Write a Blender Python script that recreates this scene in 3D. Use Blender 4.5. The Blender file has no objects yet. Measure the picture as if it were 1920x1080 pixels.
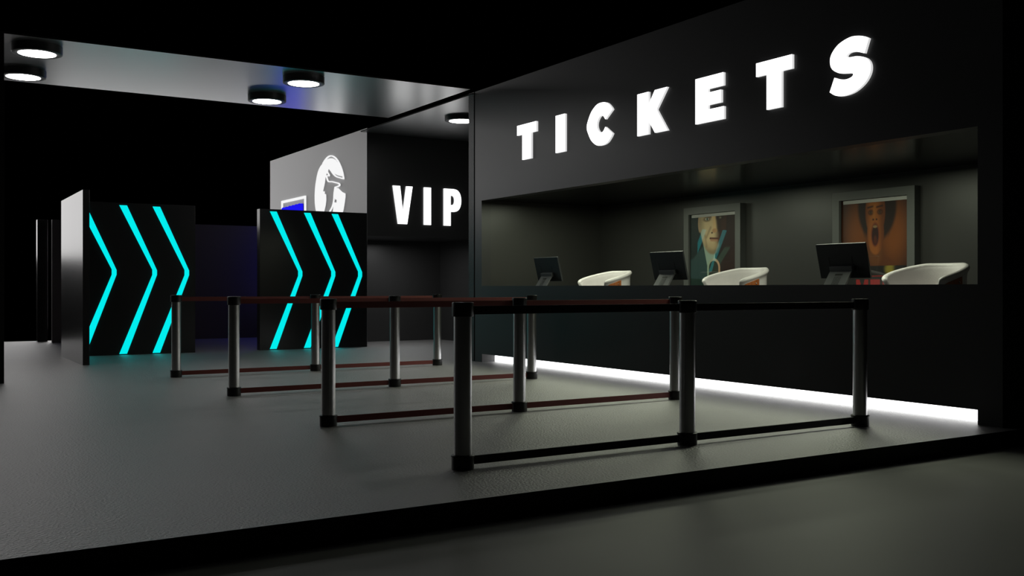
import bpy, bmesh, math, random
import numpy as np
from mathutils import Vector, Matrix

# ------------------------------------------------------------------ camera
SC = bpy.context.scene
COL = SC.collection
YAW = math.radians(31.68)
cam_d = bpy.data.cameras.new('camera'); cam_d.sensor_width = 36.0; cam_d.lens = 35.0
cam_d.clip_end = 300
cam = bpy.data.objects.new('camera', cam_d); COL.objects.link(cam)
cam.location = (0, 0, 1.1); cam.rotation_euler = (math.pi / 2, 0, -YAW)
SC.camera = cam
vs = SC.view_settings
vs.view_transform = 'Standard'; vs.look = 'None'; vs.gamma = 1; vs.use_curve_mapping = False
vs.exposure = 0.0
# ------------------------------------------------------------------ world: dark hall
w = bpy.data.worlds.new('world'); SC.world = w; w.use_nodes = True
w.node_tree.nodes['Background'].inputs[0].default_value = (0, 0, 0, 1)
w.node_tree.nodes['Background'].inputs[1].default_value = 0.0

def area(name, loc, rot, sx, sy, power, color=(1, 1, 1), spread=180):
    l = bpy.data.lights.new(name, 'AREA'); l.shape = 'RECTANGLE'; l.size = sx; l.size_y = sy
    l.energy = power; l.color = color; l.spread = math.radians(spread)
    o = bpy.data.objects.new(name, l); COL.objects.link(o); o.location = loc; o.rotation_euler = rot
    return o
# the hall's own light beyond the stand, and the work lights of the booth and the VIP passage
area('hall_light', (1.5, 38.0, 5.3), (-math.radians(78), 0, 0), 27.0, 6.4, 930, (1.0, 0.985, 0.98))
area('rear_uplight', (5.9, 24.6, 1.3), (-math.radians(100), 0, 0), 5.8, 2.2, 58, (1, 1, 1))
BOOTH = (0.93, 1.0, 0.76)
for x, y, p in ((8.1, 7.0, 26), (8.1, 9.65, 24), (8.05, 11.6, 22)):
    area('booth_light', (x, y, 2.36), (0, 0, 0), 0.8, 1.0, p, BOOTH)
area('passage_light', (8.5, 17.95, 2.0), (0, 0, 0), 0.6, 0.5, 9, (1, 1, 1))

# ------------------------------------------------------------------ materials
def mat(name, base=(.5, .5, .5), rough=.5, metal=0.0, spec=.5, emit=None, strength=0.0, coat=0.0, bump=None, noise=None, wood=None, aniso=None):
    m = bpy.data.materials.new(name); m.use_nodes = True
    nt = m.node_tree; b = nt.nodes['Principled BSDF']
    b.inputs['Base Color'].default_value = (*base, 1); b.inputs['Roughness'].default_value = rough
    b.inputs['Metallic'].default_value = metal; b.inputs['Specular IOR Level'].default_value = spec
    b.inputs['Coat Weight'].default_value = coat
    if emit is not None:
        b.inputs['Emission Color'].default_value = (*emit, 1); b.inputs['Emission Strength'].default_value = strength
    tc = nt.nodes.new('ShaderNodeTexCoord')
    if bump:
        scale, dist, detail = bump
        n = nt.nodes.new('ShaderNodeTexNoise'); n.inputs['Scale'].default_value = scale; n.inputs['Detail'].default_value = detail
        bp = nt.nodes.new('ShaderNodeBump'); bp.inputs['Strength'].default_value = 1; bp.inputs['Distance'].default_value = dist
        nt.links.new(tc.outputs['Object'], n.inputs['Vector'])
        nt.links.new(n.outputs['Fac'], bp.inputs['Height']); nt.links.new(bp.outputs['Normal'], b.inputs['Normal'])
    if noise:
        scale, c2 = noise
        n2 = nt.nodes.new('ShaderNodeTexNoise'); n2.inputs['Scale'].default_value = scale; n2.inputs['Detail'].default_value = 4
        mx = nt.nodes.new('ShaderNodeMix'); mx.data_type = 'RGBA'
        mx.inputs['A'].default_value = (*base, 1); mx.inputs['B'].default_value = (*c2, 1)
        nt.links.new(tc.outputs['Object'], n2.inputs['Vector']); nt.links.new(n2.outputs['Fac'], mx.inputs['Factor'])
        nt.links.new(mx.outputs['Result'], b.inputs['Base Color'])
    if wood:
        mp = nt.nodes.new('ShaderNodeMapping'); mp.inputs['Scale'].default_value = (30, 30, 2.0)
        n3 = nt.nodes.new('ShaderNodeTexNoise'); n3.inputs['Scale'].default_value = 3; n3.inputs['Detail'].default_value = 6
        rp = nt.nodes.new('ShaderNodeValToRGB')
        rp.color_ramp.elements[0].position = .3; rp.color_ramp.elements[0].color = (*base, 1)
        rp.color_ramp.elements[1].position = .7; rp.color_ramp.elements[1].color = (*wood, 1)
        nt.links.new(tc.outputs['Object'], mp.inputs['Vector']); nt.links.new(mp.outputs['Vector'], n3.inputs['Vector'])
        nt.links.new(n3.outputs['Fac'], rp.inputs['Fac']); nt.links.new(rp.outputs['Color'], b.inputs['Base Color'])
    return m

M = {}
M['floor'] = mat('floor_vinyl', (.50, .487, .478), .47, metal=.62, bump=(60, .012, 4), noise=(1.3, (.455, .455, .455)))
M['ground'] = mat('hall_ground', (.7, .7, .665), .52, noise=(.8, (.66, .66, .635)))
M['edge'] = mat('platform_edge', (.008, .008, .008), .6)
M['wall'] = mat('painted_black_wall', (.030, .030, .031), .40)
M['logo_wall'] = mat('emblem_wall_paint', (.37, .37, .38), .34)
M['booth'] = mat('booth_wall_paint', (.036, .036, .034), .38)
M['booth_ceiling'] = mat('booth_ceiling_gloss', (.004, .004, .004), .2, spec=.2)
M['booth_slab'] = mat('booth_slab_dark', (.02, .02, .02), .8)
M['rear'] = mat('rear_partition_red_glow', (.050, .036, .036), .5)  # reddish light on the back partition put into its base colour
M['panel'] = mat('partition_laminate', (.02, .02, .02), .22, spec=.25)
M['vip'] = mat('vip_wall_cladding', (.05, .05, .05), .4)
M['portal'] = mat('portal_leather_grain', (.05, .05, .05), .45, bump=(60, .006, 3))
M['soffit'] = mat('soffit_satin', (.85, .85, .85), .31, metal=1.0)
M['beam'] = mat('beam_black', (.004, .004, .004), .8)
M['white'] = mat('lit_white_acrylic', (.8, .8, .8), .4, emit=(1, 1, 1), strength=2.2)
M['white_side'] = mat('letter_return', (.5, .5, .5), .4, emit=(1, 1, 1), strength=.65)
M['logo'] = mat('lit_emblem_acrylic', (.0, .0, .0), .4, spec=0, emit=(1, 1, 1), strength=.93)
M['cyan'] = mat('lit_cyan_strip', (.0, .0, .0), .5, spec=.1, emit=(0.0, .85, .86), strength=1.0)
M['blue'] = mat('lit_blue_screen', (.0, .0, .0), .6, spec=0, emit=(.012, .008, .86), strength=1.0)
M['strip'] = mat('lit_toe_kick', (.8, .8, .8), .4, emit=(1, 1, 1), strength=3.0)
M['toe'] = mat('toe_kick_return', (.10, .10, .10), .7, spec=.1)
M['lamp'] = mat('lamp_diffuser', (.8, .8, .8), .4, emit=(1, .99, .97), strength=15.0)
M['lamp_body'] = mat('lamp_black_metal', (.03, .03, .03), .35)
M['lamp_ring'] = mat('lamp_rim', (.16, .16, .16), .4)
M['alu'] = mat('brushed_aluminium', (.62, .62, .62), .33, metal=1.0)
M['cap'] = mat('black_plastic', (.012, .012, .012), .35)
M['belt_red'] = mat('maroon_webbing', (.20, .035, .03), .55, bump=(300, .0008, 2))
M['belt_black'] = mat('black_webbing', (.012, .009, .009), .5, bump=(300, .0008, 2))
M['cream'] = mat('cream_leather', (.76, .72, .73), .45, bump=(140, .0012, 3))
M['wood'] = mat('orange_veneer', (.46, .15, .045), .4, wood=(.28, .075, .02))
M['steel'] = mat('chair_steel', (.5, .5, .5), .25, metal=1.0)
M['mon'] = mat('monitor_plastic', (.028, .032, .036), .38)
M['stand'] = mat('monitor_stand_metal', (.16, .165, .175), .4, metal=.3)
M['screen'] = mat('screen_glass', (.01, .01, .01), .1)
M['frame'] = mat('poster_frame_grey', (.105, .11, .105), .42)
M['matt'] = mat('poster_frame_black', (.01, .01, .01), .5)
M['pale_band'] = mat('poster_pale_band', (.50, .50, .47), .5)

def glass_mat():
    m = bpy.data.materials.new('poster_glass'); m.use_nodes = True; nt = m.node_tree; nt.nodes.clear()
    out = nt.nodes.new('ShaderNodeOutputMaterial'); mix = nt.nodes.new('ShaderNodeMixShader')
    tr = nt.nodes.new('ShaderNodeBsdfTransparent'); gl = nt.nodes.new('ShaderNodeBsdfGlossy'); gl.inputs['Roughness'].default_value = .01
    fr = nt.nodes.new('ShaderNodeFresnel')
    gm = nt.nodes.new('ShaderNodeNewGeometry'); mr = nt.nodes.new('ShaderNodeMapRange')      # same pane seen from either side
    mr.inputs['To Min'].default_value = 1.75; mr.inputs['To Max'].default_value = 1 / 1.75
    nt.links.new(gm.outputs['Backfacing'], mr.inputs['Value']); nt.links.new(mr.outputs['Result'], fr.inputs['IOR'])
    nt.links.new(fr.outputs[0], mix.inputs[0]); nt.links.new(tr.outputs[0], mix.inputs[1]); nt.links.new(gl.outputs[0], mix.inputs[2])
    nt.links.new(mix.outputs[0], out.inputs[0])
    return m
M['glass'] = glass_mat()

# ------------------------------------------------------------------ helpers
def link(o, parent=None):
    COL.objects.link(o)
    if parent is not None: o.parent = parent
    return o
def from_bm(name, bm, m, parent=None, smooth=False, loc=None):
    me = bpy.data.meshes.new(name); bmesh.ops.recalc_face_normals(bm, faces=bm.faces[:]); bm.to_mesh(me); bm.free()
    if isinstance(m, (list, tuple)):
        for x in m: me.materials.append(x)
    else: me.materials.append(m)
    if smooth:
        for p in me.polygons: p.use_smooth = True
    o = bpy.data.objects.new(name, me)
    if loc is not None: o.location = loc
    return link(o, parent)
def bx(bm, x0, x1, y0, y1, z0, z1, bev=0.0):
    r = bmesh.ops.create_cube(bm, size=1.0)
    vsx = r['verts']
    for v in vsx:
        v.co = Vector(((x0 + x1) / 2 + v.co.x * (x1 - x0), (y0 + y1) / 2 + v.co.y * (y1 - y0), (z0 + z1) / 2 + v.co.z * (z1 - z0)))
    if bev:
        es = list({e for v in vsx for e in v.link_edges})
        bmesh.ops.bevel(bm, geom=es, offset=bev, segments=2, affect='EDGES', profile=.6)
def box(name, x0, x1, y0, y1, z0, z1, m, parent=None, bev=0.0):
    bm = bmesh.new(); bx(bm, x0, x1, y0, y1, z0, z1, bev)
    return from_bm(name, bm, m, parent)
def lathe(bm, prof, n=48, cx=0, cy=0, close=True):
    rings = []
    for r, z in prof:
        rings.append([bm.verts.new((cx + r * math.cos(2 * math.pi * i / n), cy + r * math.sin(2 * math.pi * i / n), z)) for i in range(n)])
    for a, b in zip(rings[:-1], rings[1:]):
        for i in range(n):
            bm.faces.new((a[i], a[(i + 1) % n], b[(i + 1) % n], b[i]))
    if close:
        bm.faces.new(rings[0][::-1]); bm.faces.new(rings[-1])
def thing(name, label, cat, loc=(0, 0, 0), rz=0, group=None):
    o = bpy.data.objects.new(name, None); COL.objects.link(o)
    o.location = loc; o.rotation_euler = (0, 0, rz)
    o.empty_display_size = .2
    return tag(o, label, cat, group)
def tag(o, label, cat, group=None):
    o['label'] = label; o['category'] = cat
    if group: o['group'] = group
    return o
def struct(o):
    o['kind'] = 'structure'
    return o
def edge_split(o, ang=35):
    me = o.data
    for p in me.polygons: p.use_smooth = True
    me.update()
    md = o.modifiers.new('split', 'EDGE_SPLIT'); md.split_angle = math.radians(ang)
    return o

# ------------------------------------------------------------------ shell
X0 = 7.39                      # face of the ticket wall
g = box('ground', -25, 30, -8, 22.7, -.32, -.12, M['ground']); struct(g); g.name = 'floor_hall'
bm = bmesh.new(); bx(bm, -1.2, 10.2, 4.515, 22.78, -.12, 0)
pf = from_bm('floor', bm, [M['floor'], M['edge']]); struct(pf)
for p in pf.data.polygons:
    if abs(p.normal.z) < .5: p.material_index = 1

# ticket wall: one slab with a service opening and a toe recess
bm = bmesh.new()
T = .16
bx(bm, X0, X0 + T, 4.633, 13.035, 2.40, 4.05)            # header
bx(bm, X0, X0 + T, 4.633, 4.846, 0, 2.40)               # near pier
bx(bm, X0, X0 + T, 12.835, 13.035, 0, 2.40)             # far pier
bx(bm, X0, X0 + T, 4.846, 12.835, .12, 1.13)            # counter front
struct(from_bm('wall_tickets', bm, M['wall']))
struct(box('wall_booth_back', 9.6, 9.72, 4.633, 13.035, 0, 4.05, M['booth']))
bm = bmesh.new(); bx(bm, X0 + T, 9.6, 12.835, 13.035, 0, 4.05)
struct(from_bm('wall_booth_far', bm, M['booth']))
struct(box('wall_booth_near', X0 + T, 9.6, 4.633, 4.84, 0, 4.05, M['booth']))
struct(box('ceiling_booth', X0 + T, 9.6, 4.84, 12.835, 2.40, 2.46, M['booth_ceiling']))
struct(box('dark_slab_booth', 7.76, 9.6, 4.84, 12.835, 0, .012, M['booth_slab']))  # unseen dark slab, added to cut bounce light inside the booth
struct(box('ceiling_booth_roof', X0 + .1, 9.72, 4.7, 13.0, 4.05, 4.07, M['beam']))
# toe recess: lining and the glowing strip
struct(box('trim_1', X0 + T, 7.616, 12.835, 12.86, 0, .12, M['toe']))
struct(box('trim_2', X0 + T, 7.75, 4.846, 12.835, .12, .14, M['beam']))
struct(box('trim_4', X0 + .002, 7.616, 12.828, 12.835, 0, .12, M['toe']))
ls = box('light_strip', 7.616, 7.66, 4.846, 12.828, 0.0, .12, M['strip'])
tag(ls, 'long glowing white strip light along the foot of the ticket counter', 'strip light')
# service desk behind the sill
sd = thing('service_desk', 'dark work desk behind the ticket counter opening, under the monitors', 'desk', (7.86, 8.84, 0))
bm = bmesh.new(); bx(bm, -.29, .14, -3.95, 3.95, 1.0, 1.04, .006); from_bm('desktop', bm, M['booth'], sd)
for yy in (-3.8, -1.3, 1.3, 3.8):
    bm = bmesh.new(); bx(bm, -.08, .12, yy - .02, yy + .02, 0, 1.0); from_bm('support_panel', bm, M['booth'], sd)

# portal: satin soffit on slim posts, dark beam, roof over the VIP bay
cp = struct(box('ceiling_portal', .93, 7.2, 12.84, 15.73, 4.035, 4.06, [M['soffit'], M['beam']]))
struct(box('column_right', 7.385, 7.55, 13.06, 13.22, 0, 4.05, M['portal']))
struct(box('column_left', .93, 1.045, 12.84, 13.25, 0, 4.035, M['beam']))
cv = struct(box('ceiling_vip', 7.35, 9.86, 13.05, 17.285, 4.01, 4.03, [M['soffit'], M['beam']]))
for c_ in (cp, cv):
    for p in c_.data.polygons:
        if abs(p.normal.z) < .5: p.material_index = 1
# VIP bay
bm = bmesh.new(); bx(bm, 7.485, 9.86, 17.29, 18.9, 2.079, 4.10)
struct(from_bm('wall_vip', bm, M['vip']))
struct(box('wall_vip_side', 9.86, 9.98, 13.035, 18.9, 0, 4.10, M['vip']))
struct(box('wall_vip_back', 7.485, 9.98, 18.9, 19.02, 0, 4.10, M['vip']))
bm = bmesh.new(); bx(bm, 7.478, 7.485, 17.292, 22.98, 0, 4.092); bx(bm, 7.485, 7.60, 19.02, 22.98, 0, 4.092)
struct(from_bm('wall_emblem', bm, M['logo_wall']))

# ------------------------------------------------------------------ partitions
def chevron_panel(x0, x1, label, shift, clip_x, group='cyan chevron partitions'):
    t = thing('chevron_partition', label, 'partition', (x0, 17.28, 0), 0, group)
    bm = bmesh.new(); bx(bm, 0, x1 - x0, 0, .16, 0, 2.5, .002); from_bm('panel', bm, M['panel'], t)
    for k, xs in enumerate(shift):
        # outline of one bent strip: local x from its tail corner
        th = .117
        pts = [(0, 2.458), (th, 2.458), (.592, 1.395), (.592, 1.318), (th, .018), (0, .018), (.520, 1.318), (.520, 1.405)]
        pts = [(xs - x0 + px, pz) for px, pz in pts]
        if clip_x is not None and xs < clip_x:
            cx = clip_x - x0
            def clip(poly):
                out = []
                for i in range(len(poly)):
                    a, b = poly[i], poly[(i + 1) % len(poly)]
                    ia, ib = a[0] >= cx, b[0] >= cx
                    if ia: out.append(a)
                    if ia != ib:
                        s = (cx - a[0]) / (b[0] - a[0]); out.append((cx, a[1] + s * (b[1] - a[1])))
                return out
            up = clip([pts[0], pts[1], pts[2], ((pts[2][0]), 1.36), (pts[7][0], 1.36), pts[7]])
            lo = clip([(pts[7][0], 1.36), (pts[2][0], 1.36), pts[3], pts[4], pts[5], pts[6]])
            polys = [up, lo]
        else:
            polys = [[pts[0], pts[1], pts[2], (pts[2][0], 1.36), (pts[7][0], 1.36), pts[7]],
                     [(pts[7][0], 1.36), (pts[2][0], 1.36), pts[3], pts[4], pts[5], pts[6]]]
        bm = bmesh.new()
        for poly in polys:
            fr = [bm.verts.new((px, -.022, pz)) for px, pz in poly]
            bk = [bm.verts.new((px, .001, pz)) for px, pz in poly]
            bm.faces.new(fr)
            for i in range(len(poly)):
                j = (i + 1) % len(poly); bm.faces.new((fr[i], bk[i], bk[j], fr[j]))
        bmesh.ops.remove_doubles(bm, verts=bm.verts[:], dist=1e-4)
        from_bm('light_strip', bm, M['cyan'], t)
    return t
chevron_panel(2.332, 4.318, 'black partition with cyan glowing chevrons, left one, beside the grey fin wall', (2.457, 3.094, 3.619), 2.335)
chevron_panel(5.437, 7.474, 'black partition with cyan glowing chevrons, right one, below the white emblem wall', (5.618, 6.247, 6.776), None)
fin = box('side_partition', 2.24, 2.33, 15.25, 17.44, 0, 2.5, M['panel'], None, .002)
tag(fin, 'tall narrow partition wall with pale reflecting side, left of the cyan chevrons', 'partition')
bw = box('rear_partition', 2.64, 7.47, 21.85, 21.97, 0, 2.474, M['rear'], None, .002)
tag(bw, 'low dark partition wall across the back, seen between the two chevron partitions', 'partition')
bw = box('rear_fin', 2.43, 2.622, 22.4, 22.6, 0, 2.5, M['panel'], None, .002)
tag(bw, 'narrow dark upright slab standing alone behind the grey fin wall, far left', 'partition')

# ------------------------------------------------------------------ glowing lettering
def prism(bm, poly, depth, T4, side=0):
    """poly: list of (u,v) outline, extruded by depth; T4 maps (u, v, d) to space. d=0 wall side, d=1 front"""
    vf = [bm.verts.new(T4(u, v, depth)) for u, v in poly]
    vb = [bm.verts.new(T4(u, v, 0)) for u, v in poly]
    f = bm.faces.new(vf); f.normal_update()
    for i in range(len(poly)):
        j = (i + 1) % len(poly); bm.faces.new((vf[i], vb[i], vb[j], vf[j])).material_index = side
    bmesh.ops.triangulate(bm, faces=[f])
def arc(cx, cy, rx, ry, a0, a1, n=20):
    return [(cx + rx * math.cos(math.radians(a0 + (a1 - a0) * i / n)), cy + ry * math.sin(math.radians(a0 + (a1 - a0) * i / n))) for i in range(n + 1)]
def bez(pts, n=10):
    """closed-ish polyline through cubic bezier segments: list of (p0,c1,c2,p3)"""
    out = []
    for p0, c1, c2, p3 in pts:
        for i in range(n):
            t = i / n; a = (1 - t) ** 3; b = 3 * t * (1 - t) ** 2; c = 3 * t * t * (1 - t); d = t ** 3
            out.append((a * p0[0] + b * c1[0] + c * c2[0] + d * p3[0], a * p0[1] + b * c1[1] + c * c2[1] + d * p3[1]))
    out.append(pts[-1][3])
    return out
def catmull(p, n=8, closed=False):
    out = []; m = len(p); rng = range(m) if closed else range(m - 1)
    g_ = lambda i: p[i % m] if closed else p[max(0, min(m - 1, i))]
    for i in rng:
        p0, p1, p2, p3 = g_(i - 1), g_(i), g_(i + 1), g_(i + 2)
        for k in range(n):
            t = k / n
            out.append(tuple(.5 * ((2 * p1[q]) + (-p0[q] + p2[q]) * t + (2 * p0[q] - 5 * p1[q] + 4 * p2[q] - p3[q]) * t * t + (-p0[q] + 3 * p1[q] - 3 * p2[q] + p3[q]) * t ** 3) for q in (0, 1)))
    if not closed: out.append(p[-1])
    return out
# heights: baseline 0 to cap .488
Hc = .488
def glyph_T(wd, sx0, sx1, bar=.136): return [(0, Hc), (wd, Hc), (wd, Hc - bar), (sx1, Hc - bar), (sx1, 0), (sx0, 0), (sx0, Hc - bar), (0, Hc - bar)]
G_T1 = glyph_T(.492, .134, .361)
G_I = [(0, Hc), (.216, Hc), (.216, 0), (0, 0)]
o_ = arc(.30, Hc / 2, .30, .262, 42, 318, 40)
# C: outer arc then inner arc back
G_C = [(.528, .39)] + catmull([(.50, .425), (.42, .485), (.31, .506), (.20, .49), (.09, .415), (.015, .30), (.0, .243), (.015, .185), (.09, .07), (.20, -.004), (.31, -.02), (.42, .0), (.50, .062)], 5) + [(.528, .098), (.385, .197)] + \
      catmull([(.385, .197), (.335, .145), (.275, .145), (.228, .19), (.212, .243), (.228, .296), (.275, .341), (.335, .341), (.385, .289)], 5)
G_K = [(0, Hc), (.204, Hc), (.204, .335), (.315, Hc), (.531, Hc), (.346, .262), (.536, 0), (.318, 0), (.204, .155), (.204, 0), (0, 0)]
G_E = [(0, Hc), (.43, Hc), (.43, .352), (.195, .352), (.195, .312), (.395, .312), (.395, .18), (.195, .18), (.195, .132), (.436, .132), (.436, 0), (0, 0)]
G_T2 = glyph_T(.474, .142, .337)
G_S = catmull([(.437, .452), (.39, .478), (.31, .5), (.22, .503), (.10, .465), (.02, .39), (.004, .315), (.03, .25), (.11, .20), (.20, .183), (.25, .175), (.268, .158), (.24, .137), (.18, .130), (.11, .145), (.055, .168)], 5) + \
      [(.0, .042)] + catmull([(.0, .042), (.07, .0), (.16, -.016), (.28, .0), (.39, .06), (.45, .14), (.455, .22), (.41, .28), (.32, .315), (.24, .322), (.200, .328), (.193, .348), (.23, .366), (.30, .36), (.39, .327)], 5)[1:]
letters = [('T', 11.79, G_T1, 'letter T, the first letter of the word TICKETS'), ('I', 10.834, G_I, 'letter I of the word TICKETS'),
           ('C', 10.139, G_C, 'letter C of the word TICKETS'), ('K', 9.136, G_K, 'letter K of the word TICKETS'),
           ('E', 8.14, G_E, 'letter E of the word TICKETS'), ('T', 7.243, G_T2, 'letter T between the E and the S of TICKETS'),
           ('S', 6.313, G_S, 'letter S, the last letter of the word TICKETS')]
for ch, y, poly, lab in letters:
    bm = bmesh.new(); prism(bm, poly, .032, lambda u, v, d: (-d, -u, v), 1)
    o = from_bm('sign_letter', bm, [M['white'], M['white_side']], None, loc=(X0 + .001, y, 2.873))
    tag(o, 'glowing white ' + lab, 'sign letter', 'letters of the tickets sign')
Hv = .713
G_V = [(0, Hv), (.158, Hv), (.205, .30), (.212, .30), (.277, Hv), (.409, Hv), (.297, 0), (.107, 0)]
G_V = [(0, Hv), (.150, Hv), (.208, .22), (.277, Hv), (.409, Hv), (.297, 0), (.107, 0)]
G_VI = [(0, Hv), (.150, Hv), (.150, 0), (0, 0)]
PO = [(0, 0), (.149, 0), (.149, .27)] + catmull([(.149, .27), (.25, .275), (.33, .31), (.375, .39), (.381, .49), (.375, .59), (.33, .67), (.25, .71), (.149, .713)], 4) + [(0, .713)]
PI_ = [(.149, .40), (.20, .405), (.225, .43), (.232, .49), (.225, .55), (.20, .582), (.149, .587)]
def letter_VIP(poly, x, lab, hole=None):
    bm = bmesh.new(); T4 = lambda u, v, d: (u, -d, v)
    if hole is None: prism(bm, poly, .03, T4, 1)
    else:
        # split P into stem and bowl so that the counter stays open
        prism(bm, [(0, 0), (.149, 0), (.149, .713), (0, .713)], .03, T4, 1)
        n = 24
        outer = [(.149 + .232 * math.sin(math.pi * i / n) ** .55, .4915 - .2215 * math.cos(math.pi * i / n)) for i in range(n + 1)]
        inner = [(.149 + .083 * math.sin(math.pi * i / n) ** .55, .4915 - .092 * math.cos(math.pi * i / n)) for i in range(n + 1)]
        for i in range(n):
            prism(bm, [outer[i], outer[i + 1], inner[i + 1], inner[i]], .03, T4, 1)
        bmesh.ops.remove_doubles(bm, verts=bm.verts[:], dist=1e-5)
    K_ = 1.0145
    o = from_bm('sign_letter', bm, [M['white'], M['white_side']], None, loc=(x * K_, 17.289, 1.1 + (2.304 - 1.1) * K_))
    o.scale = (K_, 1, K_)
    tag(o, lab, 'sign letter', 'letters of the VIP sign')
letter_VIP(G_V, 7.881, 'glowing white letter V of the word VIP on the dark wall')
letter_VIP(G_VI, 8.53, 'glowing white letter I of the word VIP on the dark wall')
letter_VIP(PO, 8.957, 'glowing white letter P of the word VIP on the dark wall', hole=True)

# emblem on the grey wall: coordinates (u along the wall towards the viewer, v up) traced on that wall's plane
F = 1866.7; VX = -192.0; sn, cs = math.sin(YAW), math.cos(YAW)
def on_wall(px, py, X=7.45):
    a, b = (px - 960) / F, (540 - py) / F
    dx, dy = cs * a + sn, -sn * a + cs
    t = X / dx
    return (t * dy, 1.1 + t * b)
def L(x, y): return on_wall(500 + x / 9, 280 + y / 9)
WT = lambda u, v, d: (7.478 - d, u, v)
def low(pts):     # continue the emblem below the part the partition hides
    return pts
emb = bmesh.new()
outer_l = [(1080, 105), (1000, 135), (925, 225), (870, 350), (835, 500), (815, 660), (810, 800), (815, 930), (830, 1045), (865, 1180), (920, 1290)]
inner_l = [(1010, 1330), (975, 1220), (950, 1050), (978, 900), (985, 830), (975, 750), (955, 745), (960, 710), (930, 700), (945, 640), (962, 560), (970, 450), (1000, 390), (1028, 300), (1018, 290), (1045, 300), (1090, 360), (1140, 410), (1200, 440), (1262, 452)]
# left body of the G: outer ring + dark inner profile, thin outline on top right
body = catmull([L(*p) for p in [(1150, 185), (1110, 158), (1070, 152), (1020, 170), (960, 225), (905, 290), (865, 380), (838, 500), (818, 640), (810, 800), (815, 930), (832, 1045), (870, 1180), (930, 1290)]], 4) + \
    [L(*p) for p in [(985, 1250), (955, 1120), (950, 1050), (975, 940), (985, 850), (982, 760), (957, 748), (962, 712), (930, 706), (945, 640), (962, 560), (972, 470), (1000, 380), (1028, 305), (1016, 290), (1040, 297), (1070, 325), (1110, 385), (1150, 415), (1200, 438), (1255, 452)]] + \
    catmull([L(*p) for p in [(1255, 452), (1258, 430), (1247, 380), (1222, 305), (1185, 235), (1150, 185)]], 4)[1:-1]
prism(emb, body, .03, WT)
# thin rim line over the top and down to the beak
rim_o = [(960, 205), (985, 165), (1030, 120), (1080, 105), (1135, 122), (1190, 180), (1240, 280), (1270, 380), (1288, 450), (1298, 505)]
rim_i = [(1266, 490), (1262, 440), (1245, 370), (1220, 290), (1175, 200), (1130, 142), (1080, 122), (1035, 135), (1000, 170), (975, 215)]
def ribbon(bm, pts, wdt, closed=False):
    P = catmull([L(*p) for p in pts], 4)
    for i in range(len(P) - 1):
        a, b = Vector(P[i]), Vector(P[i + 1])
        d = (b - a)
        if d.length < 1e-6: continue
        d.normalize(); nrm = Vector((-d.y, d.x)) * wdt; e = d * wdt * .35
        prism(bm, [tuple(a - e + nrm), tuple(b + e + nrm), tuple(b + e - nrm), tuple(a - e - nrm)], .028 + .0005 * (i % 2), WT)
ribbon(emb, [(940, 240), (985, 170), (1035, 122), (1083, 110), (1135, 132), (1190, 195), (1240, 300), (1268, 390), (1280, 450), (1288, 497)], .011)
ribbon(emb, [(1285, 495), (1230, 480), (1180, 465), (1140, 440), (1105, 400), (1070, 350), (1030, 305)], .010)
ribbon(emb, [(1028, 310), (1012, 370), (1025, 405), (1045, 442), (1000, 448), (1005, 480), (1030, 540), (1090, 545), (1160, 562), (1205, 575), (1222, 600), (1200, 622), (1145, 640)], .010)
ribbon(emb, [(1145, 640), (1130, 740), (1122, 860), (1100, 960), (1055, 1050), (1010, 1140)], .010)
# mountain side of the emblem at lower right
mt = [L(*p) for p in [(1150, 648), (1190, 655), (1225, 690), (1260, 722), (1308, 745), (1308, 800), (1295, 900), (1275, 1020), (1235, 1160), (1170, 1270), (1110, 1320), (1060, 1300), (1085, 1200), (1115, 1060), (1130, 950), (1140, 895), (1180, 905), (1182, 850), (1158, 848), (1146, 790), (1140, 700)]]
prism(emb, mt, .03, WT)
eo = from_bm('wall_emblem_sign', emb, M['logo'])
eo.name = 'emblem_sign'
tag(eo, 'white oval emblem with a howling wolf head on the pale grey wall', 'emblem')

# lit display with a blue picture and a thin white outline, left on the same wall
ds = thing('wall_display', 'white outlined display with a blue picture on the grey emblem wall', 'display', (7.477, 21.06, 1.9))
bm = bmesh.new(); y0, y1, zt, zb = 20.54, 22.10, 3.085, .75
t_ = .055
for a in ((y0, y1, zt - t_, zt), (y0, y1, zb, zb + t_), (y0, y0 + t_, zb, zt), (y1 - t_, y1, zb, zt)):
    bx(bm, -.03, .0, a[0] - 21.06, a[1] - 21.06, a[2] - 1.9, a[3] - 1.9)
from_bm('outline', bm, M['logo'], ds)
bm = bmesh.new()
top = []
n = 36
for i in range(n + 1):
    u = i / n; yy = 22.02 - u * (22.02 - 20.74)
    top.append((yy, 2.90 + .02 * u + .022 * abs(math.sin(u * math.pi * 6))))
poly = top + [(20.72, .85), (22.02, .85)]
prism(bm, [(u - 21.06, v - 1.9) for u, v in poly], .05, lambda u, v, d: (-d, u, v))
from_bm('blue_picture', bm, M['blue'], ds)

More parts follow.
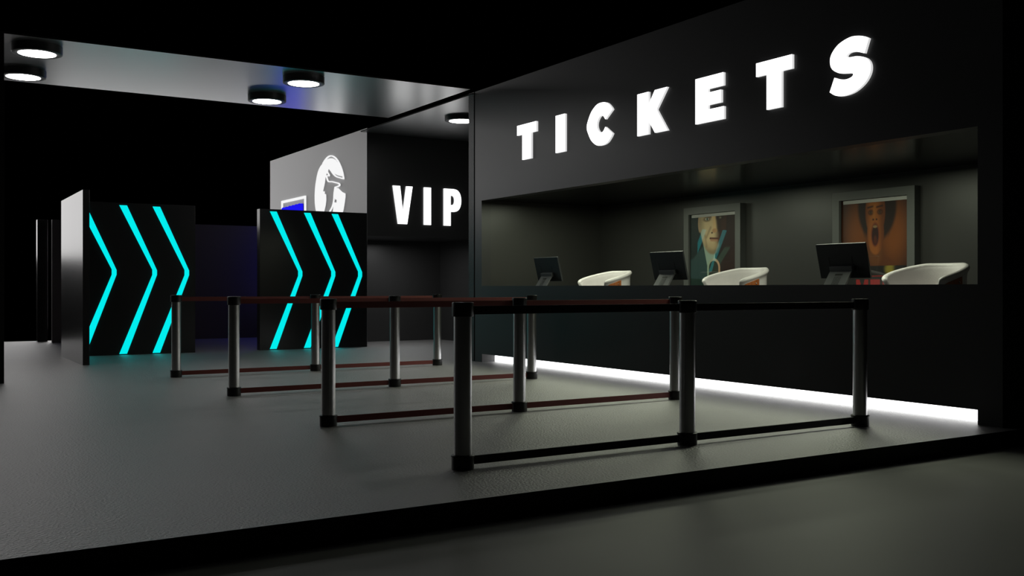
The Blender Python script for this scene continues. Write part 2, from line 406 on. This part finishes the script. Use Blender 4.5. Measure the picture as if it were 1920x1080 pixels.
# ------------------------------------------------------------------ ceiling lamps
def ceiling_lamp(x, y, ztop, zb, label):
    t = thing('ceiling_lamp', label, 'ceiling lamp', (x, y, ztop), 0, 'round ceiling lamps')
    h = zb - ztop; R, r = .285, .212
    bm = bmesh.new(); lathe(bm, [(R, 0), (R, h * .94), (R * .985, h)], 64); hb = from_bm('housing', bm, M['lamp_body'], t); edge_split(hb)
    bm = bmesh.new(); lathe(bm, [(R * .985, h + .0), (R * .95, h - .004), (r + .012, h - .004), (r, h + .004)], 64, close=False); rg = from_bm('rim', bm, M['lamp_ring'], t); edge_split(rg, 50)
    bm = bmesh.new(); lathe(bm, [(r, h - .002), (r, h + .003)], 64); from_bm('diffuser', bm, M['lamp'], t)
    return t
SO = 4.035
ceiling_lamp(1.44, 13.3, SO, 3.94, 'round black ceiling lamp at the top left, nearer of the left pair')
ceiling_lamp(1.44, 14.87, SO, 3.94, 'round black ceiling lamp at the far left edge, farther of the left pair')
ceiling_lamp(4.805, 13.3, SO, 3.94, 'round black ceiling lamp mid soffit, nearer of the middle pair')
ceiling_lamp(4.79, 14.87, SO, 3.94, 'round black ceiling lamp mid soffit, farther of the middle pair')
ceiling_lamp(8.17, 14.87, 4.01, 3.94, 'shallow round ceiling lamp above the VIP sign, half hidden by the ticket wall')

# ------------------------------------------------------------------ queue barrier posts
XS = (2.925, 4.725, 6.545); YS = (5.31, 7.53, 10.15, 12.63)
PH = 1.013
col_n = ('left', 'middle', 'right'); row_n = ('front row with black belts', 'second row, red belts', 'third row, red belts', 'rearmost row, red belts')
for ri, y in enumerate(YS):
    for ci, x in enumerate(XS):
        t = thing('barrier_post', 'silver queue barrier post, %s one of the %s' % (col_n[ci], row_n[ri]), 'barrier post', (x, y, 0), 0, 'queue barrier posts')
        bm = bmesh.new(); lathe(bm, [(.055, .06), (.055, PH - .06)], 48); edge_split(from_bm('tube', bm, M['alu'], t))
        bm = bmesh.new(); lathe(bm, [(.067, 0), (.069, .005), (.069, .074), (.072, .076), (.072, .084), (.068, .087), (.056, .088)], 48); edge_split(from_bm('base_cap', bm, M['cap'], t))
        bm = bmesh.new(); lathe(bm, [(.056, PH - .087), (.064, PH - .086), (.066, PH - .08), (.066, PH - .004), (.062, PH)], 48); edge_split(from_bm('top_cap', bm, M['cap'], t))
        if ci < 2:
            Lg = XS[ci + 1] - x
            mm = M['belt_black'] if ri == 0 else M['belt_red']
            for z in (.022, PH - .075):
                bm = bmesh.new(); bx(bm, .0665, Lg - .074, -.006, .006, z, z + .052, .0015)
                from_bm('belt', bm, mm, t)

# ------------------------------------------------------------------ monitors on the desk
def monitor(y, label):
    t = thing('monitor', label, 'monitor', (7.85, y, 1.04), 0, 'ticket desk monitors')
    Wd, Hm = .595, .345
    tilt = math.radians(-14)
    R_ = Matrix.Translation((-.03, 0, .325)) @ Matrix.Rotation(tilt, 4, 'Y')
    def put(name, m, parts, bev=.004):
        bm = bmesh.new()
        for p in parts: bx(bm, *p, bev)
        bmesh.ops.transform(bm, matrix=R_, verts=bm.verts[:])
        return from_bm(name, bm, m, t)
    put('housing', M['mon'], [(-.012, .012, -Wd / 2, Wd / 2, -Hm / 2, Hm / 2)], .005)
    put('screen', M['screen'], [(.012, .015, -Wd / 2 + .012, Wd / 2 - .012, -Hm / 2 + .014, Hm / 2 - .012)], 0)
    for yv in (-.119, .159): put('vent_slot', M['cap'], [(-.0135, -.010, yv - .003, yv + .003, -.08, .045)], 0)
    # stand: hinge block and a sloping foot plate
    put('hinge_block', M['stand'], [(-.055, -.012, -.135, .135, -.10, -.045)], .004)
    bm = bmesh.new()
    a = R_ @ Vector((-.05, 0, -.095)); 
    p0 = Vector((a.x, 0, a.z)); p1 = Vector((-.20, 0, .012))
    d = (p1 - p0).normalized(); nrm = Vector((d.z, 0, -d.x)) * .009
    vv = []
    for q in (p0, p1):
        for s_ in (-1, 1):
            for n_ in (-1, 1):
                vv.append(bm.verts.new((q.x + nrm.x * n_, s_ * .13, q.z + nrm.z * n_)))
    for f_ in ((0, 1, 3, 2), (4, 6, 7, 5), (0, 2, 6, 4), (1, 5, 7, 3), (0, 4, 5, 1), (2, 3, 7, 6)):
        bm.faces.new([vv[i] for i in f_])
    from_bm('stand_plate', bm, M['stand'], t)
    bm = bmesh.new()
    side = -1 if nrm.x > 0 else 1
    for k, (fa, fb, wy) in enumerate(((.14, .22, .045),)):
        c0 = p0.lerp(p1, fa); c1 = p0.lerp(p1, fb)
        for s2 in (1,):
            off = nrm * (1.12 if nrm.x < 0 else -1.12)
            q = [bm.verts.new((c.x + off.x, yy, c.z + off.z)) for c, yy in ((c0, -wy), (c0, wy), (c1, wy), (c1, -wy))]
            bm.faces.new(q)
    for j in range(5):
        yy = -.035 + j * .0175
        off = nrm * (1.12 if nrm.x < 0 else -1.12)
        c0 = p0.lerp(p1, .26); c1 = p0.lerp(p1, .95)
        q = [bm.verts.new((c.x + off.x, y_, c.z + off.z)) for c, y_ in ((c0, yy - .003), (c0, yy + .003), (c1, yy + .003), (c1, yy - .003))]
        bm.faces.new(q)
    from_bm('cable_slots', bm, M['cap'], t)
    bm = bmesh.new(); bx(bm, -.24, .06, -.15, .15, 0, .012, .004); from_bm('base_plate', bm, M['stand'], t)
    return t
monitor(6.545, 'black monitor on the ticket desk, nearest one, in front of the orange poster')
monitor(9.115, 'black monitor on the ticket desk, middle one, left of the portrait poster')
monitor(11.70, 'black monitor on the ticket desk, farthest and smallest looking, on the left')

# ------------------------------------------------------------------ tub chairs
def chair(x, y, label):
    t = thing('tub_chair', label, 'chair', (x, y, 0), 0, 'cream tub chairs behind the counter')
    A = math.radians(134); N = 58
    r = .345
    def top(a):
        k = abs(a) / A
        if k < .25: h = 1.0
        else: h = 1.0 - ((k - .25) / .75) ** 1.25
        return 1.195 + .15 * h
    def rad(a): return r + .0 * abs(a)
    def plan(a, rr):
        # round back, arms running a little straighter towards the front
        k = max(0.0, abs(a) - math.radians(80)) / math.radians(48)
        px = math.cos(a) * rr * 1.0; py = math.sin(a) * rr
        py *= 1 + .10 * k
        return px, py
    bm = bmesh.new(); rings = []
    for i in range(N + 1):
        a = -A + 2 * A * i / N
        zt = top(a); lip = .030
        fr = 1.0
        e = min(i, N - i)
        sc = 1.0 if e > 3 else (.45, .78, .92, .98)[e]
        prof = []
        # inner bottom -> inner top -> padded lip -> outer under lip -> outer skin -> down
        prof += [(r - .030, .86), (r - .034, .98), (r - .030, zt - .09), (r - .026, zt - .045)]
        for k in range(9):
            an = math.radians(200 - 250 * k / 8)
            prof.append((r + .008 + lip * sc * 1.05 * math.cos(an), zt - lip + lip * sc * math.sin(an)))
        prof += [(r + .014, zt - .078), (r + .012, zt - .12), (r + .012, .98), (r + .004, .80), (r - .025, .79)]
        rg = []
        back = (A - abs(a))
        for rr, z in prof:
            px, py = plan(a, rr)
            if e < 4:   # round the front end of the arm in and let it slope back towards the seat
                kk = (3 - e) / 3 * .018
                px += kk * 1.0
            # the front edge of the arm leans backwards below the lip
            if abs(a) > math.radians(95):
                q = (abs(a) - math.radians(95)) / (A - math.radians(95))
                px += q * .05 * max(0, min(1, (zt - .05 - z) / .12))
            rg.append(bm.verts.new((px, py, z)))
        rings.append(rg)
    K = len(rings[0])
    for i in range(N):
        for k in range(K):
            k2 = (k + 1) % K
            bm.faces.new((rings[i][k], rings[i][k2], rings[i + 1][k2], rings[i + 1][k]))
    bm.faces.new(rings[0]); bm.faces.new(rings[-1][::-1])
    o = from_bm('backrest', bm, M['cream'], t, smooth=True)
    ss = o.modifiers.new('sub', 'SUBSURF'); ss.levels = 1; ss.render_levels = 1
    # seat cushion
    bm = bmesh.new(); lathe(bm, [(.10, .80), (.30, .80), (.325, .83), (.325, .89), (.30, .925), (.20, .94), (.02, .945)], 40)
    from_bm('seat', bm, M['cream'], t, smooth=True)
    # veneer shells outside the arms
    for s in (-1, 1):
        bm = bmesh.new(); rows = []
        a0, a1 = math.radians(90), math.radians(128); n = 26
        for i in range(n + 1):
            a = s * (a0 + (a1 - a0) * i / n)
            zt = top(a) - .066
            col = []
            for rr in (r + .014, r + .030):
                for z in (.80, .98, zt):
                    px, py = plan(a, rr if z > .9 else rr - .01)
                    if abs(a) > math.radians(95):
                        q = (abs(a) - math.radians(95)) / (A - math.radians(95)); px += q * .05
                    col.append(bm.verts.new((px, py, z)))
            rows.append(col)
        idx = [0, 1, 2, 5, 4, 3]
        for i in range(n):
            for k in range(6):
                p, q = idx[k], idx[(k + 1) % 6]
                bm.faces.new((rows[i][p], rows[i][q], rows[i + 1][q], rows[i + 1][p]))
        bm.faces.new([rows[0][k] for k in idx]); bm.faces.new([rows[-1][k] for k in idx][::-1])
        w_ = from_bm('veneer_shell', bm, M['wood'], t); edge_split(w_, 40)
        for ad, dz in ((98, -.105), (116, -.105)):
            bm = bmesh.new(); a = s * math.radians(ad); px, py = plan(a, r + .032)
            bmesh.ops.create_uvsphere(bm, u_segments=12, v_segments=8, radius=.008, matrix=Matrix.Translation((px, py, top(a) + dz)))
            from_bm('bolt', bm, M['steel'], w_, smooth=True)
    # swivel column and round foot
    bm = bmesh.new(); lathe(bm, [(.03, .04), (.03, .40), (.022, .41), (.022, .78), (.10, .80)], 28); edge_split(from_bm('column', bm, M['steel'], t))
    bm = bmesh.new(); lathe(bm, [(.24, 0), (.24, .012), (.20, .025), (.04, .045), (.03, .05)], 48); edge_split(from_bm('foot_plate', bm, M['steel'], t))
    return t
chair(8.38, 6.03, 'cream tub chair with wooden shell, nearest one, in front of the orange poster')
chair(8.38, 8.58, 'cream tub chair with wooden shell, middle one, before the portrait poster')
chair(8.38, 11.13, 'cream tub chair with wooden shell, farthest one, by the booth corner')

# ------------------------------------------------------------------ posters
def lerp3(a, b, t): t = np.clip(t, 0, 1)[..., None]; return a * (1 - t) + b * t
def ss_(x, a, b):
    t = np.clip((x - a) / (b - a), 0, 1); return t * t * (3 - 2 * t)
def ell(u, v, cx, cy, rx, ry, soft=.15):
    d = np.sqrt(((u - cx) / rx) ** 2 + ((v - cy) / ry) ** 2); return 1 - ss_(d, 1 - soft, 1 + soft)
def put_c(img, mask, colr): return img * (1 - mask[..., None]) + np.array(colr) * mask[..., None]
def seg(u, v, x0, y0, x1, y1, wd, soft=.006, asp=1.56):
    dx, dy = x1 - x0, (y1 - y0) * asp; px, py = u - x0, (v - y0) * asp
    t = np.clip((px * dx + py * dy) / (dx * dx + dy * dy), 0, 1)
    d = np.sqrt((px - t * dx) ** 2 + (py - t * dy) ** 2); return 1 - ss_(d, wd - soft, wd + soft)
def paint_portrait(u, v):
    img = np.zeros(u.shape + (3,))
    img = lerp3(np.broadcast_to(np.array([.008, .024, .024]), img.shape), np.broadcast_to(np.array([.024, .007, .005]), img.shape), ss_(u, .3, .9))
    # shoulders and suit
    sh = ss_(v - (.40 - .12 * ss_(u, .0, .33)) + .0 * u, 0, .03) * (u < .5) + ss_(v - (.30 + .10 * ss_(1 - u, .0, .25)), 0, .03) * (u >= .5)
    suit = lerp3(np.broadcast_to(np.array([.035, .075, .075]), img.shape), np.broadcast_to(np.array([.030, .011, .007]), img.shape), ss_(u, .45, .75))
    img = img * (1 - sh[..., None]) + suit * sh[..., None]
    # collar
    cl = ((u > .28) & (u < .55)).astype(float) * ss_(u - (.27 + .0 * v), 0, .01) * ss_((.30 + (v - .22) * 1.35) - u + .10, 0, .02) * ss_(v, .22, .25) * (1 - ss_(v, .46, .50)) * (u > (.26 + (v - .22) * .45))
    img = put_c(img, cl * .9, (.34, .44, .36))
    cr = ss_(u - (.92 - (v - .20) * 1.55), 0, .02) * (1 - ss_(u - (1.03 - (v - .20) * 1.45), 0, .02)) * ss_(v, .30, .33) * (1 - ss_(v, .46, .5))
    img = put_c(img, cr * .5, (.07, .13, .10))
    # ear, face
    img = put_c(img, ell(u, v, .215, .085, .045, .085), (.42, .30, .18))
    face = ell(u, v, .50, .06, .29, .315, .04)
    skin = lerp3(np.broadcast_to(np.array([.62, .49, .29]), img.shape), np.broadcast_to(np.array([.055, .019, .009]), img.shape), ss_(u, .50, .66))
    skin = skin * (1 - .55 * ss_(v, .22, .37)[..., None] * 1)
    skin = skin * (.6 + .4 * ss_(u, .20, .36))[..., None]
    img = img * (1 - face[..., None]) + skin * face[..., None]
    # brows, eyes
    img = put_c(img, seg(u, v, .27, .012, .45, .028, .022, .02), (.16, .10, .05))
    img = put_c(img, ell(u, v, .37, .052, .085, .022, .4) * .8, (.14, .085, .05))
    img = put_c(img, ell(u, v, .37, .050, .040, .012, .3), (.50, .50, .40))
    img = put_c(img, ell(u, v, .375, .050, .018, .013, .3), (.05, .08, .07))
    img = put_c(img, ell(u, v, .65, .042, .09, .026, .4), (.035, .018, .012))
    img = put_c(img, ell(u, v, .65, .046, .030, .009, .3), (.22, .20, .14))
    # nose
    img = put_c(img, seg(u, v, .525, .03, .535, .145, .035, .03), (.66, .47, .25))
    img = put_c(img, seg(u, v, .600, .03, .640, .15, .04, .03) * .9, (.030, .012, .008))
    img = put_c(img, ell(u, v, .535, .160, .055, .020, .4), (.50, .30, .15))
    img = put_c(img, ell(u, v, .480, .178, .018, .008, .4), (.10, .05, .03))
    # creases and mouth
    img = put_c(img, seg(u, v, .45, .13, .36, .215, .016, .022) * .6, (.24, .15, .08))
    img = put_c(img, seg(u, v, .33, .20, .36, .30, .014, .024) * .5, (.18, .11, .06))
    img = put_c(img, seg(u, v, .44, .228, .62, .234, .014, .008), (.11, .035, .02))
    img = put_c(img, seg(u, v, .46, .245, .59, .250, .016, .012) * .8, (.42, .21, .12))
    img = put_c(img, ell(u, v, .51, .295, .11, .035, .5) * .5, (.55, .42, .24))
    # arch ornament
    arch = np.where(v < .50, np.sqrt(((u - .515)) ** 2 + ((v - .50) * 1.56) ** 2), np.abs(u - .515))
    img = put_c(img, 1 - ss_(arch, .135, .145), (.32, .40, .30))
    rg = np.clip((u - .42) / .2, 0, 1)
    img = img + (1 - ss_(arch, .135, .145))[..., None] * rg[..., None] * np.array([.22, -.05, -.08])
    img = put_c(img, 1 - ss_(arch, .100, .108), (.035, .045, .032))
    img = put_c(img, ell(u, v, .525, .64, .05, .05, .3), (.35, .19, .09))
    img = put_c(img, ell(u, v, .52, .585, .022, .03, .3), (.30, .16, .08))
    # lower dark green band
    img = put_c(img, ss_(v - .585 - .03 * u, 0, .012) * (arch > .14), (.012, .040, .030))
    return np.clip(img, 0, 1)
def paint_shout(u, v):
    c1 = np.array([.33, .105, .010]); c0 = np.array([.055, .014, .003])
    d = np.minimum(np.sqrt(((u - .78) / .26) ** 2 + ((v - .26) / .30) ** 2), np.sqrt(((u - .26) / .24) ** 2 + ((v - .24) / .28) ** 2))
    img = lerp3(np.broadcast_to(c1, u.shape + (3,)), np.broadcast_to(c0, u.shape + (3,)), ss_(d, .2, 1.4))
    # shoulders
    sh = ss_(v - (.415 + .9 * (u - .56) ** 2), 0, .03)
    img = put_c(img, sh * .8, (.20, .060, .008))
    # hair
    hair = ell(u, v, .545, .06, .285, .26, .10) * 1.0
    tp = 1 - ss_(np.abs(u - .54) - (.27 - .35 * np.clip(v - .06, 0, 1)), -.02, .02)
    hair = np.maximum(hair, tp * (1 - ss_(v + .25 * np.abs(u - .54), .27, .36)))
    img = put_c(img, np.clip(hair, 0, 1) * .96, (.022, .009, .005))
    # neck and face
    img = put_c(img, ell(u, v, .52, .41, .10, .10, .3), (.24, .085, .014))
    face = np.maximum(ell(u, v, .52, .10, .148, .20, .07), ell(u, v, .525, .26, .125, .165, .07))
    skin = lerp3(np.broadcast_to(np.array([.50, .175, .030]), img.shape), np.broadcast_to(np.array([.24, .07, .010]), img.shape), ss_(np.abs(u - .50), .03, .14))
    img = img * (1 - face[..., None]) + skin * face[..., None]
    for ex in (.455, .590):
        img = put_c(img, seg(u, v, ex - .045, .068, ex + .035, .060, .010, .012), (.07, .02, .006))
        img = put_c(img, ell(u, v, ex, .105, .042, .022, .4) * .85, (.09, .026, .006))
        img = put_c(img, ell(u, v, ex, .106, .018, .009, .4), (.30, .17, .07))
        img = put_c(img, ell(u, v, ex, .106, .009, .010, .3), (.02, .008, .004))
    img = put_c(img, seg(u, v, .505, .06, .500, .14, .016, .02) * .6, (.62, .25, .05))
    img = put_c(img, ell(u, v, .490, .160, .012, .007, .4), (.06, .02, .005))
    img = put_c(img, ell(u, v, .540, .160, .012, .007, .4), (.06, .02, .005))
    img = put_c(img, ell(u, v, .52, .275, .064, .092, .12), (.30, .075, .02))
    img = put_c(img, ell(u, v, .52, .278, .048, .076, .12), (.055, .010, .004))
    img = put_c(img, ell(u, v, .52, .315, .026, .035, .4), (.16, .035, .012))
    img = put_c(img, ell(u, v, .518, .214, .032, .010, .3), (.42, .28, .13))
    # lower black area with a yellow glow, red rule and title
    low_ = ss_(v, .508, .512)
    img = put_c(img, low_, (.016, .014, .010))
    img = put_c(img, ell(u, v, .74, .535, .075, .045, .5) * low_, (.42, .34, .05))
    img = put_c(img, ell(u, v, .86, .53, .07, .03, .6) * low_, (.03, .03, .025))
    img = put_c(img, ((v > .583) & (v < .591) & (u > .42) & (u < .86)).astype(float), (.50, .022, .015))
    red = (.50, .020, .016)
    vt, vb = .612, .80
    inb = ((v > vt) & (v < vb)).astype(float)
    def rect(a, b, c=vt, d=vb): return ((u > a) & (u < b) & (v > c) & (v < d)).astype(float)
    Mx = np.maximum(rect(.23, .28), rect(.365, .415))
    Mx = np.maximum(Mx, inb * (np.abs(u - (.255 + (v - vt) * .55)) < .028) * (u < .324)); Mx = np.maximum(Mx, inb * (np.abs(u - (.390 - (v - vt) * .55)) < .028) * (u > .320))
    Ex = np.maximum.reduce([rect(.445, .497), rect(.445, .59, vt, vt + .04), rect(.445, .575, vt + .073, vt + .113), rect(.445, .59, vb - .04, vb)])
    Nx = np.maximum.reduce([rect(.625, .675), rect(.775, .825), inb * (np.abs(u - (.65 + (v - vt) * .80)) < .03)])
    for g3 in (Mx, Ex, Nx): img = put_c(img, g3, red)
    return np.clip(img, 0, 1)
def poster_mat(name):
    m = bpy.data.materials.new(name); m.use_nodes = True; nt = m.node_tree; b = nt.nodes['Principled BSDF']
    at = nt.nodes.new('ShaderNodeVertexColor'); at.layer_name = 'print'
    nt.links.new(at.outputs['Color'], b.inputs['Base Color']); b.inputs['Roughness'].default_value = .5
    return m
def poster(yc, Wf, label, fn):
    zt, zb, bor = 2.229, .62, .098
    t = thing('framed_poster', label, 'poster', (9.6, yc, zt - .8), 0, 'framed posters on the booth wall')
    oz = -(zt - .8)
    xf, xi = -.10, -.068
    bm = bmesh.new(); a, b = -Wf / 2, Wf / 2
    bx(bm, xf, 0, a, b, zt - bor + oz, zt + oz); bx(bm, xf, 0, a, b, zb + oz, zb + bor + oz)
    bx(bm, xf, 0, a, a + bor, zb + bor + oz, zt - bor + oz); bx(bm, xf, 0, b - bor, b, zb + bor + oz, zt - bor + oz)
    from_bm('frame', bm, M['frame'], t)
    bm = bmesh.new(); bx(bm, xi + .004, -.002, a + bor, b - bor, zb + bor + oz, zt - bor + oz); from_bm('backing', bm, M['matt'], t)
    nu, nv = 190, 300
    us, vv_ = np.meshgrid(np.linspace(0, 1, nu), np.linspace(0, 1, nv))
    colr = fn(us, vv_)
    yl, yr = b - bor - .012, a + bor + .002        # left to right as seen
    zt2, zb2 = zt - bor - .002 + oz, zb + bor + .01 + oz
    co = np.stack([np.full(us.shape, xi), yl + (yr - yl) * us, zt2 + (zb2 - zt2) * vv_], -1).reshape(-1, 3)
    me = bpy.data.meshes.new('print')
    ii = (np.arange(nv - 1)[:, None] * nu + np.arange(nu - 1)[None, :]).ravel()
    faces = np.stack([ii, ii + nu, ii + nu + 1, ii + 1], -1)
    me.from_pydata(co.tolist(), [], faces.tolist())
    ca = me.color_attributes.new('print', 'FLOAT_COLOR', 'POINT')
    ca.data.foreach_set('color', np.concatenate([colr, np.ones(us.shape + (1,))], -1).reshape(-1).astype(np.float32))
    me.materials.append(poster_mat('poster_print'))
    link(bpy.data.objects.new('print', me), t)
    bm = bmesh.new(); bx(bm, xi - .006, xi - .001, a + bor + .004, b - bor - .042, zt2 - .044, zt2 - .004); from_bm('top_band', bm, M['pale_band'], t)  # pale bar across the top of the print
    bm = bmesh.new(); q = [bm.verts.new(p) for p in ((xi - .010, a + bor, zb + bor + oz), (xi - .010, b - bor, zb + bor + oz), (xi - .010, b - bor, zt - bor + oz), (xi - .010, a + bor, zt - bor + oz))]; bm.faces.new(q[::-1])
    go = from_bm('glass', bm, M['glass'], t)
    if go.data.polygons[0].normal.x > 0: go.data.flip_normals()
poster(10.195, 1.115, 'grey framed poster with a portrait of a man in a suit, behind glass', lambda u, v: paint_portrait(u, v / 1.08) ** 1.12 * 1.2)
poster(7.545, 1.13, 'grey framed orange poster of a shouting face above the red word MEN', lambda u, v: paint_shout(u, v / 1.085) ** 1.15 * .76)
